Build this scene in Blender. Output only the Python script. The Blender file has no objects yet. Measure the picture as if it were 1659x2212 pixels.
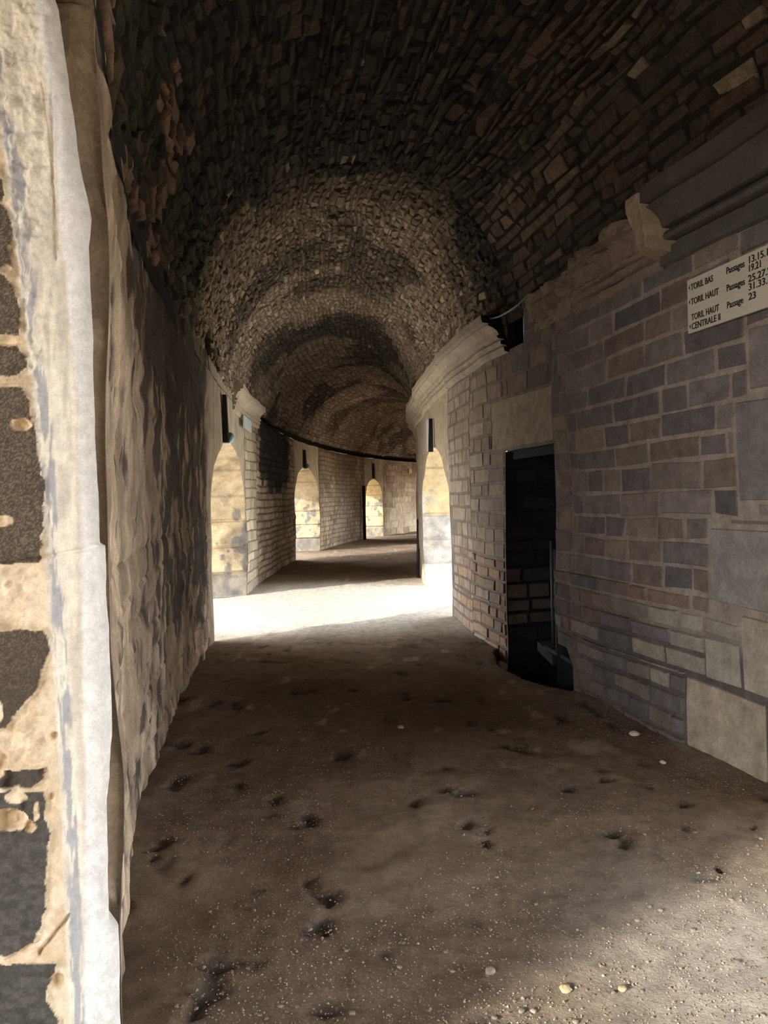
import bpy, math, random
import numpy as np
from mathutils import Vector, Matrix

random.seed(7)
RNG = np.random.default_rng(11)
C = bpy.context.scene.collection
SC = bpy.context.scene

# ------------------------------------------------------------------ camera
FPX, CW, CH, HY, ROLL, EYE = 1600.0, 1659.0, 2212.0, 1074.0, math.radians(1.2), 1.6
cd = bpy.data.cameras.new('camera')
cd.sensor_fit = 'VERTICAL'
cd.sensor_height = 24.0
cd.lens = FPX / CH * 24.0
cd.clip_start = 0.02
cam = bpy.data.objects.new('camera', cd)
C.objects.link(cam)
cam.matrix_world = (Matrix.Translation((0, 0, EYE)) @ Matrix.Rotation(math.radians(90), 4, 'X')
                    @ Matrix.Rotation(-ROLL, 4, 'Z'))
cd.shift_y = -(CH / 2 - HY) / CH
SC.camera = cam

# ------------------------------------------------------------------ view + daylight
SC.view_settings.view_transform = 'Standard'
SC.view_settings.look = 'None'
SC.view_settings.gamma = 1
SC.view_settings.use_curve_mapping = False
SC.view_settings.exposure = 0.03
W = bpy.data.worlds.new('sky')
SC.world = W
W.use_nodes = True
bg = W.node_tree.nodes['Background']
bg.inputs['Color'].default_value = (0.93, 0.96, 1.0, 1)
bg.inputs['Strength'].default_value = 16.0
SC.cycles.max_bounces = 10
SC.cycles.diffuse_bounces = 8

sd = bpy.data.lights.new('sun', 'SUN')
sd.energy = 10.5
sd.angle = math.radians(1.5)
sd.color = (1.0, 0.93, 0.80)
sun = bpy.data.objects.new('sun', sd)
C.objects.link(sun)
sun.rotation_euler = Vector((0.80, 0.60, -0.306)).to_track_quat('-Z', 'Y').to_euler()

# ------------------------------------------------------------------ noise
def _h(ix, iy, iz, s):
    n = (ix.astype(np.int64) * 374761393 + iy.astype(np.int64) * 668265263 + iz.astype(np.int64) * 2147483647 + s * 974634777)
    n = (n ^ (n >> 13)) * 1274126177
    n = n & 0x7fffffff
    n = (n ^ (n >> 16)) * 40503 & 0x7fffffff
    return (n % 65536) / 65535.0

def vn(x, y, z=0.0, s=0):
    x, y, z = np.broadcast_arrays(np.asarray(x, float), np.asarray(y, float), np.asarray(z, float))
    ix, iy, iz = np.floor(x), np.floor(y), np.floor(z)
    fx, fy, fz = x - ix, y - iy, z - iz
    fx, fy, fz = fx*fx*(3-2*fx), fy*fy*(3-2*fy), fz*fz*(3-2*fz)
    r = 0
    for a in (0, 1):
        for b in (0, 1):
            for c in (0, 1):
                w = (fx if a else 1-fx)*(fy if b else 1-fy)*(fz if c else 1-fz)
                r = r + w*_h(ix+a, iy+b, iz+c, s)
    return r

def fbm(x, y, z=0.0, f=1.0, o=4, s=0):
    r, a, t = 0, 1.0, 0
    for i in range(o):
        r = r + a*vn(np.asarray(x)*f+17.3*i, np.asarray(y)*f+5.1*i, np.asarray(z)*f, s+i)
        t += a; a *= .5; f *= 2.03
    return r/t

def smooth(e0, e1, x):
    t = np.clip((np.asarray(x, float)-e0)/(e1-e0), 0, 1)
    return t*t*(3-2*t)

def mix(a, b, t):
    t = np.asarray(t)[..., None]
    return np.asarray(a)*(1-t)+np.asarray(b)*t

# ------------------------------------------------------------------ the two curved wall lines
LK = [(-8,2.4),(-4,1.0),(0,-.2),(2.27,-.84),(3.6,-1.22),(5.4,-1.58),(8.25,-1.94),(12.5,-2.34),(16,-2.42),(19.4,-2.32),(22.6,-2.0),(28.8,-.7),(32.6,.8),(40,4.5)]
RK = [(-8,5.6),(-4,4.2),(0,3.0),(3.9,2.08),(5.1,1.78),(6.3,1.5),(7.4,1.24),(9.9,.87),(13.5,.70),(15.7,.70),(19,.92),(23,1.5),(29,2.9),(33,4.2),(40,7.5)]
def spline(K):
    x = np.array([k[0] for k in K], float); y = np.array([k[1] for k in K], float); n = len(x); h = np.diff(x)
    A = np.eye(n); b = np.zeros(n)
    for i in range(1, n-1):
        A[i, i-1] = h[i-1]; A[i, i] = 2*(h[i-1]+h[i]); A[i, i+1] = h[i]; b[i] = 6*((y[i+1]-y[i])/h[i]-(y[i]-y[i-1])/h[i-1])
    M = np.linalg.solve(A, b)
    def f(t):
        t = np.asarray(t, float); i = np.clip(np.searchsorted(x, t)-1, 0, n-2); a = x[i+1]-t; c = t-x[i]; H_ = h[i]
        return M[i]*a**3/(6*H_)+M[i+1]*c**3/(6*H_)+(y[i]/H_-M[i]*H_/6)*a+(y[i+1]/H_-M[i+1]*H_/6)*c
    return f
XL, XR = spline(LK), spline(RK)
def slope(f, y): return (f(np.asarray(y)+.02)-f(np.asarray(y)-.02))/.04

def disp(P):
    x, y, z = P[..., 0], P[..., 1], P[..., 2]
    a = .035
    D = np.stack([fbm(x, y, z, 1.3, 3, 1)-.5, fbm(x, y, z, 1.3, 2, 9)-.5, (fbm(x, y, z, 1.1, 2, 5)-.5)*.6], -1)
    return P+D*a*2

def surf_left(u, v, h):
    u = np.asarray(u, float); s = slope(XL, u); n = np.sqrt(1+s*s)
    P = np.stack([XL(u)+0*v, u+0*v, v+0*u], -1)
    N = np.stack([1/n+0*v, -s/n+0*v, 0*(u+v)], -1)
    return disp(P)+N*np.asarray(h)[..., None]
def surf_right(u, v, h):
    u = np.asarray(u, float); s = slope(XR, u); n = np.sqrt(1+s*s)
    P = np.stack([XR(u)+0*v, u+0*v, v+0*u], -1)
    N = np.stack([-1/n+0*v, s/n+0*v, 0*(u+v)], -1)
    return disp(P)+N*np.asarray(h)[..., None]
RISE = 1.62
def vault_pt(u, a, h):
    u = np.asarray(u, float); a = np.asarray(a, float)
    rec = .16*smooth(13.9, 14.3, u)
    l = XL(u)-rec*(np.cos(a) > .4)*smooth(.35, .0, a); r = XR(u)
    c, w = (l+r)/2, (r-l)/2
    zs = 3.2+.18*(1-np.cos(a))/2
    P = np.stack([c-w*np.cos(a), u+0*a, zs+RISE*np.sin(a)], -1)
    s = (slope(XL, u)+slope(XR, u))/2
    N = np.stack([np.cos(a)/w, 0*a+0*u, -np.sin(a)/RISE], -1)
    N = N/np.linalg.norm(N, axis=-1, keepdims=True)
    return disp(P)+N*np.asarray(h)[..., None]
ARC = 5.15
def surf_vault(u, v, h): return vault_pt(u, np.asarray(v)/ARC*math.pi, h)

# ------------------------------------------------------------------ mesh building
class MB:
    def __init__(s): s.v, s.f, s.c, s.n = [], [], [], 0
    def grid(s, P, col, flip=False):
        nu, nv = P.shape[:2]
        s.v.append(P.reshape(-1, 3)); s.c.append(np.broadcast_to(col, P.shape).reshape(-1, 3))
        i = np.arange(nu*nv).reshape(nu, nv)+s.n
        q = np.stack([i[:-1, :-1], i[1:, :-1], i[1:, 1:], i[:-1, 1:]], -1).reshape(-1, 4)
        if flip: q = q[:, ::-1]
        s.f.append(q); s.n += nu*nv
    def grids(s, P, col, flip=False):      # P: (N, nu, nv, 3)
        N, nu, nv = P.shape[:3]
        s.v.append(P.reshape(-1, 3)); s.c.append(np.broadcast_to(col, P.shape).reshape(-1, 3))
        i = np.arange(nu*nv).reshape(nu, nv)
        q = np.stack([i[:-1, :-1], i[1:, :-1], i[1:, 1:], i[:-1, 1:]], -1).reshape(-1, 4)
        if flip: q = q[:, ::-1]
        q = (q[None]+(np.arange(N)*nu*nv)[:, None, None]+s.n).reshape(-1, 4)
        s.f.append(q); s.n += N*nu*nv
    def raw(s, V, F, col):
        V = np.asarray(V, float)
        s.v.append(V); s.c.append(np.broadcast_to(col, V.shape)); s.f.append(('raw', [[a+s.n for a in f] for f in F])); s.n += len(V)
    def box(s, x0, x1, y0, y1, z0, z1, col=(.2, .2, .2), M=None):
        V = np.array([(x, y, z) for x in (x0, x1) for y in (y0, y1) for z in (z0, z1)], float)
        if M is not None: V = np.array([M @ Vector(p) for p in V])
        s.raw(V, [(0,1,3,2),(4,6,7,5),(0,4,5,1),(2,3,7,6),(0,2,6,4),(1,5,7,3)], col)
    def tube(s, pts, rad, col=(.1,.1,.1), n=10):
        pts = [Vector(p) for p in pts]; rings = []
        rad = rad if hasattr(rad, '__len__') else [rad]*len(pts)
        for i, p in enumerate(pts):
            t = (pts[min(i+1, len(pts)-1)]-pts[max(i-1, 0)]).normalized()
            a = t.orthogonal().normalized() if abs(t.z) > .9 else t.cross(Vector((0,0,1))).normalized()
            b = t.cross(a)
            rings.append([p+(a*math.cos(2*math.pi*k/n)+b*math.sin(2*math.pi*k/n))*rad[i] for k in range(n)])
        V = [q for r in rings for q in r]; F = []
        for i in range(len(pts)-1):
            for k in range(n): F.append((i*n+k, i*n+(k+1) % n, (i+1)*n+(k+1) % n, (i+1)*n+k))
        F.append(tuple(range(n))[::-1]); F.append(tuple(range((len(pts)-1)*n, len(pts)*n)))
        s.raw(V, F, col)
    def build(s, name, mat, parent=None, smooth_=False):
        V = np.concatenate(s.v); Cc = np.concatenate(s.c)
        F = []
        for f in s.f:
            F += f[1] if isinstance(f, tuple) else f.tolist()
        me = bpy.data.meshes.new(name)
        me.from_pydata(V.tolist(), [], F)
        at = me.color_attributes.new('Col', 'FLOAT_COLOR', 'POINT')
        at.data.foreach_set('color', np.concatenate([np.clip(Cc, 0, 1), np.ones((len(Cc), 1))], 1).ravel())
        if smooth_: me.polygons.foreach_set('use_smooth', [True]*len(me.polygons))
        me.materials.append(mat)
        me.update()
        o = bpy.data.objects.new(name, me); C.objects.link(o)
        if parent: o.parent = parent
        return o

def tag(o, label, cat, group=None):
    o['label'] = label; o['category'] = cat
    if group: o['group'] = group
    return o
def struct(o): o['kind'] = 'structure'; return o
def empty(name, loc, label, cat, group=None):
    o = bpy.data.objects.new(name, None); C.objects.link(o); o.location = loc
    return tag(o, label, cat, group)
def reparent(o, root):
    o.parent = root; o.matrix_parent_inverse = Matrix.Translation(-Vector(root.location)); return o

# ------------------------------------------------------------------ materials
def stone_mat(name, fine=60., amp=.35, bump=.5, dist=.01, rough=.93, mid=9., spots=0.0, streak=1.0):
    m = bpy.data.materials.new(name); m.use_nodes = True
    t = m.node_tree; n = t.nodes; L = t.links.new
    b = n['Principled BSDF']; b.inputs['Roughness'].default_value = rough
    b.inputs['Specular IOR Level'].default_value = .25
    at = n.new('ShaderNodeAttribute'); at.attribute_name = 'Col'
    tc = n.new('ShaderNodeTexCoord')
    mp = n.new('ShaderNodeMapping'); mp.inputs['Scale'].default_value = (1, 1, streak); L(tc.outputs['Object'], mp.inputs[0])
    n1 = n.new('ShaderNodeTexNoise'); n1.inputs['Scale'].default_value = mid; n1.inputs['Detail'].default_value = 8; n1.inputs['Roughness'].default_value = .65
    L(mp.outputs[0], n1.inputs['Vector'])
    n2 = n.new('ShaderNodeTexNoise'); n2.inputs['Scale'].default_value = fine; n2.inputs['Detail'].default_value = 5; n2.inputs['Roughness'].default_value = .7
    L(tc.outputs['Object'], n2.inputs['Vector'])
    r1 = n.new('ShaderNodeMapRange'); r1.inputs['From Min'].default_value = .3; r1.inputs['From Max'].default_value = .7
    r1.inputs['To Min'].default_value = 1-amp; r1.inputs['To Max'].default_value = 1+amp
    L(n1.outputs[0], r1.inputs[0])
    r2 = n.new('ShaderNodeMapRange'); r2.inputs['From Min'].default_value = .3; r2.inputs['From Max'].default_value = .7
    r2.inputs['To Min'].default_value = 1-amp*.7; r2.inputs['To Max'].default_value = 1+amp*.7
    L(n2.outputs[0], r2.inputs[0])
    mu = n.new('ShaderNodeMath'); mu.operation = 'MULTIPLY'; L(r1.outputs[0], mu.inputs[0]); L(r2.outputs[0], mu.inputs[1])
    vm = n.new('ShaderNodeVectorMath'); vm.operation = 'SCALE'; L(at.outputs['Color'], vm.inputs[0]); L(mu.outputs[0], vm.inputs['Scale'])
    out = vm.outputs[0]
    if spots:
        vo = n.new('ShaderNodeTexVoronoi'); vo.inputs['Scale'].default_value = 26; L(tc.outputs['Object'], vo.inputs['Vector'])
        rs = n.new('ShaderNodeMapRange'); rs.inputs['From Min'].default_value = .03; rs.inputs['From Max'].default_value = .2; rs.inputs['To Min'].default_value = 1-spots; rs.inputs['To Max'].default_value = 1
        L(vo.outputs['Distance'], rs.inputs[0])
        v2 = n.new('ShaderNodeVectorMath'); v2.operation = 'SCALE'; L(out, v2.inputs[0]); L(rs.outputs[0], v2.inputs['Scale']); out = v2.outputs[0]
    L(out, b.inputs['Base Color'])
    bp = n.new('ShaderNodeBump'); bp.inputs['Strength'].default_value = bump; bp.inputs['Distance'].default_value = dist
    ad = n.new('ShaderNodeMath'); ad.operation = 'MULTIPLY_ADD'; L(n1.outputs[0], ad.inputs[0]); ad.inputs[1].default_value = 1.6; L(n2.outputs[0], ad.inputs[2])
    L(ad.outputs[0], bp.inputs['Height']); L(bp.outputs[0], b.inputs['Normal'])
    return m
def plain(name, col, rough=.6, metal=0.0, emit=None):
    m = bpy.data.materials.new(name); m.use_nodes = True
    n = m.node_tree.nodes; L = m.node_tree.links.new; b = n['Principled BSDF']
    nz = n.new('ShaderNodeTexNoise'); nz.inputs['Scale'].default_value = 30
    cr = n.new('ShaderNodeValToRGB')
    cr.color_ramp.elements[0].color = (*[c*.8 for c in col], 1); cr.color_ramp.elements[1].color = (*[min(1, c*1.15) for c in col], 1)
    L(nz.outputs[0], cr.inputs[0]); L(cr.outputs[0], b.inputs['Base Color'])
    b.inputs['Roughness'].default_value = rough; b.inputs['Metallic'].default_value = metal
    return m
M_WALL = stone_mat('weathered_blocks', amp=.3, bump=.6, dist=.012)
M_VAULT = stone_mat('rubble_vault', amp=.4, bump=.7, dist=.015, mid=14)
M_PLASTER = stone_mat('stained_plaster', amp=.35, bump=.6, dist=.015, mid=7, streak=.45)
M_JAMB = stone_mat('eroded_jamb', amp=.3, bump=.8, dist=.02, mid=6)
M_FLOOR = stone_mat('dirt_floor', amp=.3, bump=.9, dist=.012, fine=90, mid=12)
M_PIER = stone_mat('pier_limestone', amp=.16, bump=.5, dist=.003, fine=240, mid=30)
M_CORN = stone_mat('cornice_stone', amp=.2, bump=.4, dist=.008)
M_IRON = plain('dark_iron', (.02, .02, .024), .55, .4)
M_SIGN = plain('sign_enamel', (.62, .56, .45), .45)
M_INK = plain('sign_ink', (.012, .012, .012), .6)
M_PLATE = plain('pale_plate', (.6, .66, .7), .5)
M_GLASS = plain('turquoise_lens', (.35, .6, .58), .25)
M_CABLE = plain('grey_cable', (.3, .31, .33), .5)
M_PIPE = plain('dull_pipe', (.10, .105, .115), .5)
M_PEB = stone_mat('pebble_stone', amp=.3, bump=.4, dist=.004)

# ------------------------------------------------------------------ openings  (side, y0, y1, spring, apex)
OPEN_L = [(-2.3, 2.22, 3.08, 3.2), (8.4, 12.5, 1.45, 2.42), (19.3, 22.7, 1.5, 2.5), (28.7, 30.6, 1.4, 2.33)]
OPEN_R = [(-1.2, 3.55, 1.6, 2.7), (9.85, 13.3, 1.35, 2.35), (21.5, 24.5, 1.5, 2.5), (30.5, 34.5, 1.4, 2.3)]
def arch_z(o, u):
    y0, y1, sp, ap = o; t = np.clip((np.asarray(u, float)-(y0+y1)/2)/((y1-y0)/2), -1, 1)
    return sp+(ap-sp)*np.sqrt(np.clip(1-t*t, 0, 1))
def in_open(ops, u, v, pad=.03):
    r = np.zeros(np.shape(u), bool)
    for o in ops:
        r |= (u > o[0]-pad) & (u < o[1]+pad) & (v < arch_z(o, u)+pad*(1))
    return r
DOOR = (6.4, 7.5, 2.04)
PITW = (6.12, 6.4, .30)
NICHE = (6.96, 7.34, 3.03)

def sheet(mb, surf, u0, u1, lo, hi, du, dv, colf, flip):
    if u1-u0 > 2: u0, u1 = u0-.012, u1+.012      # neighbouring stretches of wall overlap slightly
    nu = max(2, int(math.ceil((u1-u0)/du))+1); u = np.linspace(u0, u1, nu)
    # squeeze columns towards the ends for arch curves
    l, h = lo(u)*np.ones(nu), hi(u)*np.ones(nu)
    nv = max(2, int(math.ceil(np.max(h-l)/dv))+1); t = np.linspace(0, 1, nv)
    U = np.repeat(u[:, None], nv, 1); V = l[:, None]+(h-l)[:, None]*t[None]
    P = surf(U, V, 0*U); mb.grid(P, colf(U, V), flip)
def sheet_arch(mb, surf, o, hi, du, dv, colf, flip):
    n = max(8, int((o[1]-o[0])/du)); th = np.linspace(math.pi, 0, n); u = (o[0]+o[1])/2+(o[1]-o[0])/2*np.cos(th)
    l = o[2]+(o[3]-o[2])*np.sin(th); h = hi(u)*np.ones(n)
    nv = max(4, int(2/dv)); t = np.linspace(0, 1, nv)
    U = np.repeat(u[:, None], nv, 1); V = l[:, None]+(h-l)[:, None]*t[None]
    mb.grid(surf(U, V, 0*U), colf(U, V), flip)

def blocks(mb, surf, u0, u1, v0, v1, ch, bw, gap, H, ok, colf, mortar, flip, seed=0, nseg=5, jit=.15, wob=.02, rough=.006, rfreq=14., excl=(), arris=.013):
    rg = np.random.default_rng(seed)
    v = v0; q = []
    while v < v1-.03:
        h = rg.uniform(*ch); h = min(h, v1-v)
        u = u0-rg.uniform(0, bw[1])
        while u < u1:
            w = rg.uniform(*bw)
            if u+w > u0: q.append((max(u, u0), min(u+w, u1), v, v+h))
            u += w
        v += h
    def trim(a):
        for r in excl:
            x0_, x1_, y0_, y1_ = a
            if x1_ <= r[0] or x0_ >= r[1] or y1_ <= r[2] or y0_ >= r[3]: continue
            opts = [((x0_, r[0], y0_, y1_), r[0]-x0_), ((r[1], x1_, y0_, y1_), x1_-r[1]), ((x0_, x1_, y0_, r[2]), (r[2]-y0_)*1.5), ((x0_, x1_, r[3], y1_), (y1_-r[3])*1.5)]
            best, w_ = max(opts, key=lambda o_: o_[1])
            a = best
            if a[1]-a[0] < .045 or a[3]-a[2] < .03: return None
        return a
    q = [trim(a) for a in q]
    q = np.array([a for a in q if a is not None and a[1]-a[0] > .03])
    if not len(q): return
    keep = ok(q[:, 0], q[:, 1], q[:, 2], q[:, 3]); q = q[keep]
    N = len(q)
    if N == 0: return
    t = {5: np.array([0, .13, .5, .87, 1]), 6: np.array([0, .08, .35, .65, .92, 1]), 4: np.array([0, .2, .8, 1])}[nseg]
    g = gap/2
    a, b, c, d = q[:, 0]+g, q[:, 1]-g, q[:, 2]+g, q[:, 3]-g
    j = lambda: rg.normal(0, jit*.25, N)*np.minimum(b-a, d-c)
    # jittered corners
    cu = [[a+j(), a+j()], [b+j(), b+j()]]; cv = [[c+j(), d+j()], [c+j(), d+j()]]
    e = lambda k: k[:, None, None]
    I, J = np.meshgrid(np.arange(len(t)), np.arange(len(t)), indexing='ij')
    def axis(K, w_):
        T_ = t[K][None]+0*e(w_); m_ = np.minimum(arris/e(w_), .3)
        T_ = np.where(K[None] == 1, m_, T_); return np.where(K[None] == len(t)-2, 1-m_, T_)
    T, S = axis(I, b-a), axis(J, d-c)
    U = (1-T)*(1-S)*e(cu[0][0])+(1-T)*S*e(cu[0][1])+T*(1-S)*e(cu[1][0])+T*S*e(cu[1][1])
    V = (1-T)*(1-S)*e(cv[0][0])+(1-T)*S*e(cv[0][1])+T*(1-S)*e(cv[1][0])+T*S*e(cv[1][1])
    V = V+wob*(2*vn(U*1.1, V*.8, 0, seed+3)-1)
    edge = (T == 0) | (T == 1) | (S == 0) | (S == 1)
    hh = H[0]+(H[1]-H[0])*rg.random(N)
    tilt = rg.normal(0, .25, (2, N))
    hg = e(hh)*(1+e(tilt[0])*(T-.5)+e(tilt[1])*(S-.5))
    hg = hg+rough*(2*vn(U*rfreq, V*rfreq, 0, seed+5)-1)
    hg = np.where(edge, -.012, np.maximum(hg, .001))
    P = surf(U, V, hg)
    cc = colf((a+b)/2, (c+d)/2, rg, N)
    col = np.repeat(np.repeat(cc[:, None, None, :], len(t), 1), len(t), 2).copy()
    mo = mortar(U, V)
    col = np.where(edge[..., None], mo, col)
    mb.grids(P, col, flip)

# ------------------------------------------------------------------ colours
TAN = np.array((.40, .315, .225)); PALE = np.array((.52, .44, .33)); SOOT_SHADE = np.array((.035, .03, .028)); GREY = np.array((.20, .175, .165)); BRN = np.array((.23, .155, .10)); RED = np.array((.30, .18, .13))  # the soot tone also paints the shade inside recesses
def plaster_col(U, V):      # near left wall
    n = fbm(U*2.2, V*.9, 0, 1.6, 5, 21); m = fbm(U*3, V*1.3, 0, 3., 4, 31); k = fbm(U, V, 0, 6., 4, 41)
    col = mix(np.array((.60, .47, .34)), np.array((.38, .285, .20)), smooth(.42, .62, n))
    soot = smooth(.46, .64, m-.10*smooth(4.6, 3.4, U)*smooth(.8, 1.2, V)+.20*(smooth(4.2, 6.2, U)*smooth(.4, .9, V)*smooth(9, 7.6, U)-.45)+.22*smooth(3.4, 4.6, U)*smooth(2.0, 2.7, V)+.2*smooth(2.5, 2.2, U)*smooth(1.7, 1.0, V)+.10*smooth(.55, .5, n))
    col = mix(col, SOOT_SHADE*1.9, soot*.9)
    col = col*(.75+.5*k)[..., None]
    pale = smooth(8.0, 8.25, U+.12*(m-.5))
    pc = mix(np.array((.50, .43, .33)), np.array((.40, .33, .25)), n)
    return mix(col, pc, pale)
def lwall2_col(U, V):
    n = fbm(U, V, 0, 1.5, 4, 23)
    col = mix(np.array((.30, .23, .165)), np.array((.42, .34, .25)), smooth(.4, .6, n))
    soot = smooth(.36, .5, .42*smooth(14.0, 14.6, U)*smooth(19.4, 17.5, U)*smooth(1.5, 2.3, V)+.5*fbm(U, V, 0, 2.2, 3, 77))
    col = mix(col, SOOT_SHADE*1.2, soot*smooth(13.6, 14.4, U)*smooth(1.2, 1.9, V))
    return mix(col, np.array((.52, .45, .34)), smooth(14.0, 13.3, U)*.9)
def lwall_far(U, V):
    n = fbm(U, V, 0, 1.5, 4, 25)
    return mix(np.array((.30, .22, .15)), np.array((.42, .34, .24)), smooth(.35, .65, n))
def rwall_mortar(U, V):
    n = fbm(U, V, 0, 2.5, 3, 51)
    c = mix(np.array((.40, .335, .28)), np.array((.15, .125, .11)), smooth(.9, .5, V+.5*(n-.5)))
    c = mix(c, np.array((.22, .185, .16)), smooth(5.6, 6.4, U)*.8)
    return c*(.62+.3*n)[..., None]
def rblock_col(u, v, rg, N):
    pal = np.array([(.135,.115,.115),(.17,.145,.135),(.20,.165,.145),(.15,.125,.125),(.235,.19,.155),(.21,.15,.12),(.105,.095,.10)])
    c = (pal*.6+.4*np.array((.165, .142, .135)))[rg.integers(0, len(pal), N)]*rg.uniform(.85, 1.2, N)[:, None]
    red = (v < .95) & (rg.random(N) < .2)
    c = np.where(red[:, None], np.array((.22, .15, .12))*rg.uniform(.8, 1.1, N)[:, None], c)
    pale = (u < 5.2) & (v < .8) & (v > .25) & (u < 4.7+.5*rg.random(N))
    c = np.where(pale[:, None], np.array((.33, .29, .24))*rg.uniform(.85, 1.1, N)[:, None], c)
    tn = smooth(6.6, 9.0, u+1.2*(fbm(u, v, 0, 1.2, 2, 3)-.5))  # tan towards the crossing paints in light from its bright floor
    t2 = mix(np.array((.40, .33, .25)), np.array((.30, .24, .18)), rg.random(N))
    c = mix(c, t2, tn*.85)
    rd = (u > 7.5) & (u < 9.3) & (v < 1.0) & (rg.random(N) < .6)
    return np.where(rd[:, None], np.array((.32, .22, .15))*rg.uniform(.8, 1.2, N)[:, None], c)
def soot_shade_field(Y, A):      # A in metres round the arc from the left spring
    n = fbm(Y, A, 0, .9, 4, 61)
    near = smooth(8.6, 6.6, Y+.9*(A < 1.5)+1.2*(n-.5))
    s = np.clip(near*1.05+smooth(.5, .62, n)*.75+.5*smooth(12.5, 14.5, Y)*smooth(24, 20, Y), 0, 1)  # soot, plus the vault's shade away from the crossing put into colour
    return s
def vault_col(u, v, rg, N):
    base = mix(np.array((.44, .36, .27)), np.array((.31, .25, .19)), rg.random(N))
    base = np.where((rg.random(N) < .12)[:, None], np.array((.56, .46, .33)), base)
    base = np.where((rg.random(N) < .10)[:, None], np.array((.33, .21, .14)), base)
    dark = np.array([(.062,.052,.045),(.09,.07,.056),(.07,.064,.05),(.045,.041,.04),(.12,.09,.068)])[rg.integers(0, 5, N)]
    s = soot_shade_field(u, v)
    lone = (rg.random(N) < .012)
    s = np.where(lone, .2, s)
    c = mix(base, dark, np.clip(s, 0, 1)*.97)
    grn = fbm(u, v, 0, 1.7, 3, 71)
    c = mix(c, c*np.array((.92, 1.0, .84)), smooth(.55, .65, grn)*smooth(8, 7, u))
    # brown plaster remains low on both sides
    br = fbm(u*.8, v*2, 0, 2.0, 3, 81)
    c = mix(c, np.array((.17, .12, .09)), smooth(.50, .60, br)*((v > 3.5) & (u < 7) | (v < .9) & (u < 5))*.8)
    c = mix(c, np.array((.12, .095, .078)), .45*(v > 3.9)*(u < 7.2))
    lf = (v < .9) & (u < 5) & (br > .52)
    c = np.where(lf[:, None], np.array((.30, .20, .14))*rg.uniform(.8, 1.2, N)[:, None], c)
    for cu_, cv_, ru, rv in ((6.45, 4.35, .8, .38), (5.15, 4.12, .45, .09), (4.6, 3.9, .3, .1)):
        q = np.hypot((u-cu_)/ru, (v-cv_)/rv)+.9*(fbm(u, v, 0, 4, 3, 83)-.5)
        c = mix(c, np.array((.27, .21, .155))*rg.uniform(.6, 1.2, N)[:, None], smooth(1.05, .75, q)*.75)
    ex = (u < 5.3) & (v > 4.15) & (v < 4.95) & (rg.random(N) < .14)
    c = np.where(ex[:, None], np.array((.34, .28, .215))*rg.uniform(.8, 1.1, N)[:, None], c)
    return c
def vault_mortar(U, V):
    s = soot_shade_field(U, V)
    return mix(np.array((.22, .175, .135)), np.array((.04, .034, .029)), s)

# ------------------------------------------------------------------ vault
mb = MB()
for (a, b, du, dv) in ((-8, 1.6, .2, .2), (1.4, 14.1, .05, .04), (13.9, 40, .16, .1)):
    nu, nv = int((b-a)/du)+1, int(ARC/dv)+1
    U, V = np.meshgrid(np.linspace(a, b, nu), np.linspace(.15 if a == 13.9 else -.14, ARC+.1, nv), indexing='ij')
    hole = (np.hypot((U-8.25)/.24, (V-.2)/.15) < 1)*1.
    mb.grid(surf_vault(U, V, -.004-.3*hole), mix(vault_mortar(U, V), SOOT_SHADE*.3, hole), flip=True)  # socket hole, blackened inside to paint its shade
yes = lambda a, b, c, d: np.ones(len(a), bool)
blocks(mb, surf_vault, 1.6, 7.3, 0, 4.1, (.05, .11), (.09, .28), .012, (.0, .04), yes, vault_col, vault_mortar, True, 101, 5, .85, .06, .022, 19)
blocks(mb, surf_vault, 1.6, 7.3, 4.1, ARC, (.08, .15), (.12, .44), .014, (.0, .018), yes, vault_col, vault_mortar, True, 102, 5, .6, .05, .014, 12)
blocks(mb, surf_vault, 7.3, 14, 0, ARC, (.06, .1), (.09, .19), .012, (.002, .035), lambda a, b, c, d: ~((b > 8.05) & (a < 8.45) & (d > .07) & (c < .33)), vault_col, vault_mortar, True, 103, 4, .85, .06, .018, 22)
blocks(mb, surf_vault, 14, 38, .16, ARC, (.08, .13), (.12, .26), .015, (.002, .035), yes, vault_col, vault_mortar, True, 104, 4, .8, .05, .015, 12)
struct(mb.build('ceiling', M_VAULT))

# ------------------------------------------------------------------ left wall
TOP = lambda u: np.asarray(u)*0+3.24
TOPg = lambda u: 3.24-.08*smooth(13.9, 14.3, np.asarray(u))
Z0 = lambda u: np.asarray(u)*0-.12
mb = MB()
def pc(U, V): return plaster_col(U, V)
sheet(mb, surf_left, -8, -2.3, Z0, TOP, .3, .3, lwall_far, False)
sheet_arch(mb, surf_left, OPEN_L[0], TOP, .06, .06, pc, False)
def surf_left_rough(u, v, h):
    e = smooth(2.22, 2.4, u)*smooth(8.4, 8.2, u)
    r = (fbm(u, v, 0, 5, 4, 91)-.5)*.05+(np.abs(fbm(u, v, 0, 2.2, 3, 92)-.5))*-.06
    sdep = smooth(.5, .6, fbm(u*3, v*1.3, 0, 3., 4, 31))*-.008
    cr = -.012*(np.abs(((v+.02*fbm(u, v, 0, 2, 2, 5))/.17) % 1-.5) > .44)*smooth(1.7, 1.2, v)
    return surf_left(u, v, (r+sdep+cr)*e+h)
sheet(mb, surf_left_rough, 2.22, 8.4, Z0, TOP, .03, .025, pc, False)
sheet_arch(mb, surf_left, OPEN_L[1], TOP, .06, .06, lambda U, V: mix((.50, .43, .33), (.42, .35, .26), fbm(U, V, 0, 2, 3, 4)), False)
sheet(mb, surf_left, 12.5, 19.3, Z0, TOPg, .08, .08, lambda U, V: lwall2_col(U, V)*.45, False)
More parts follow.
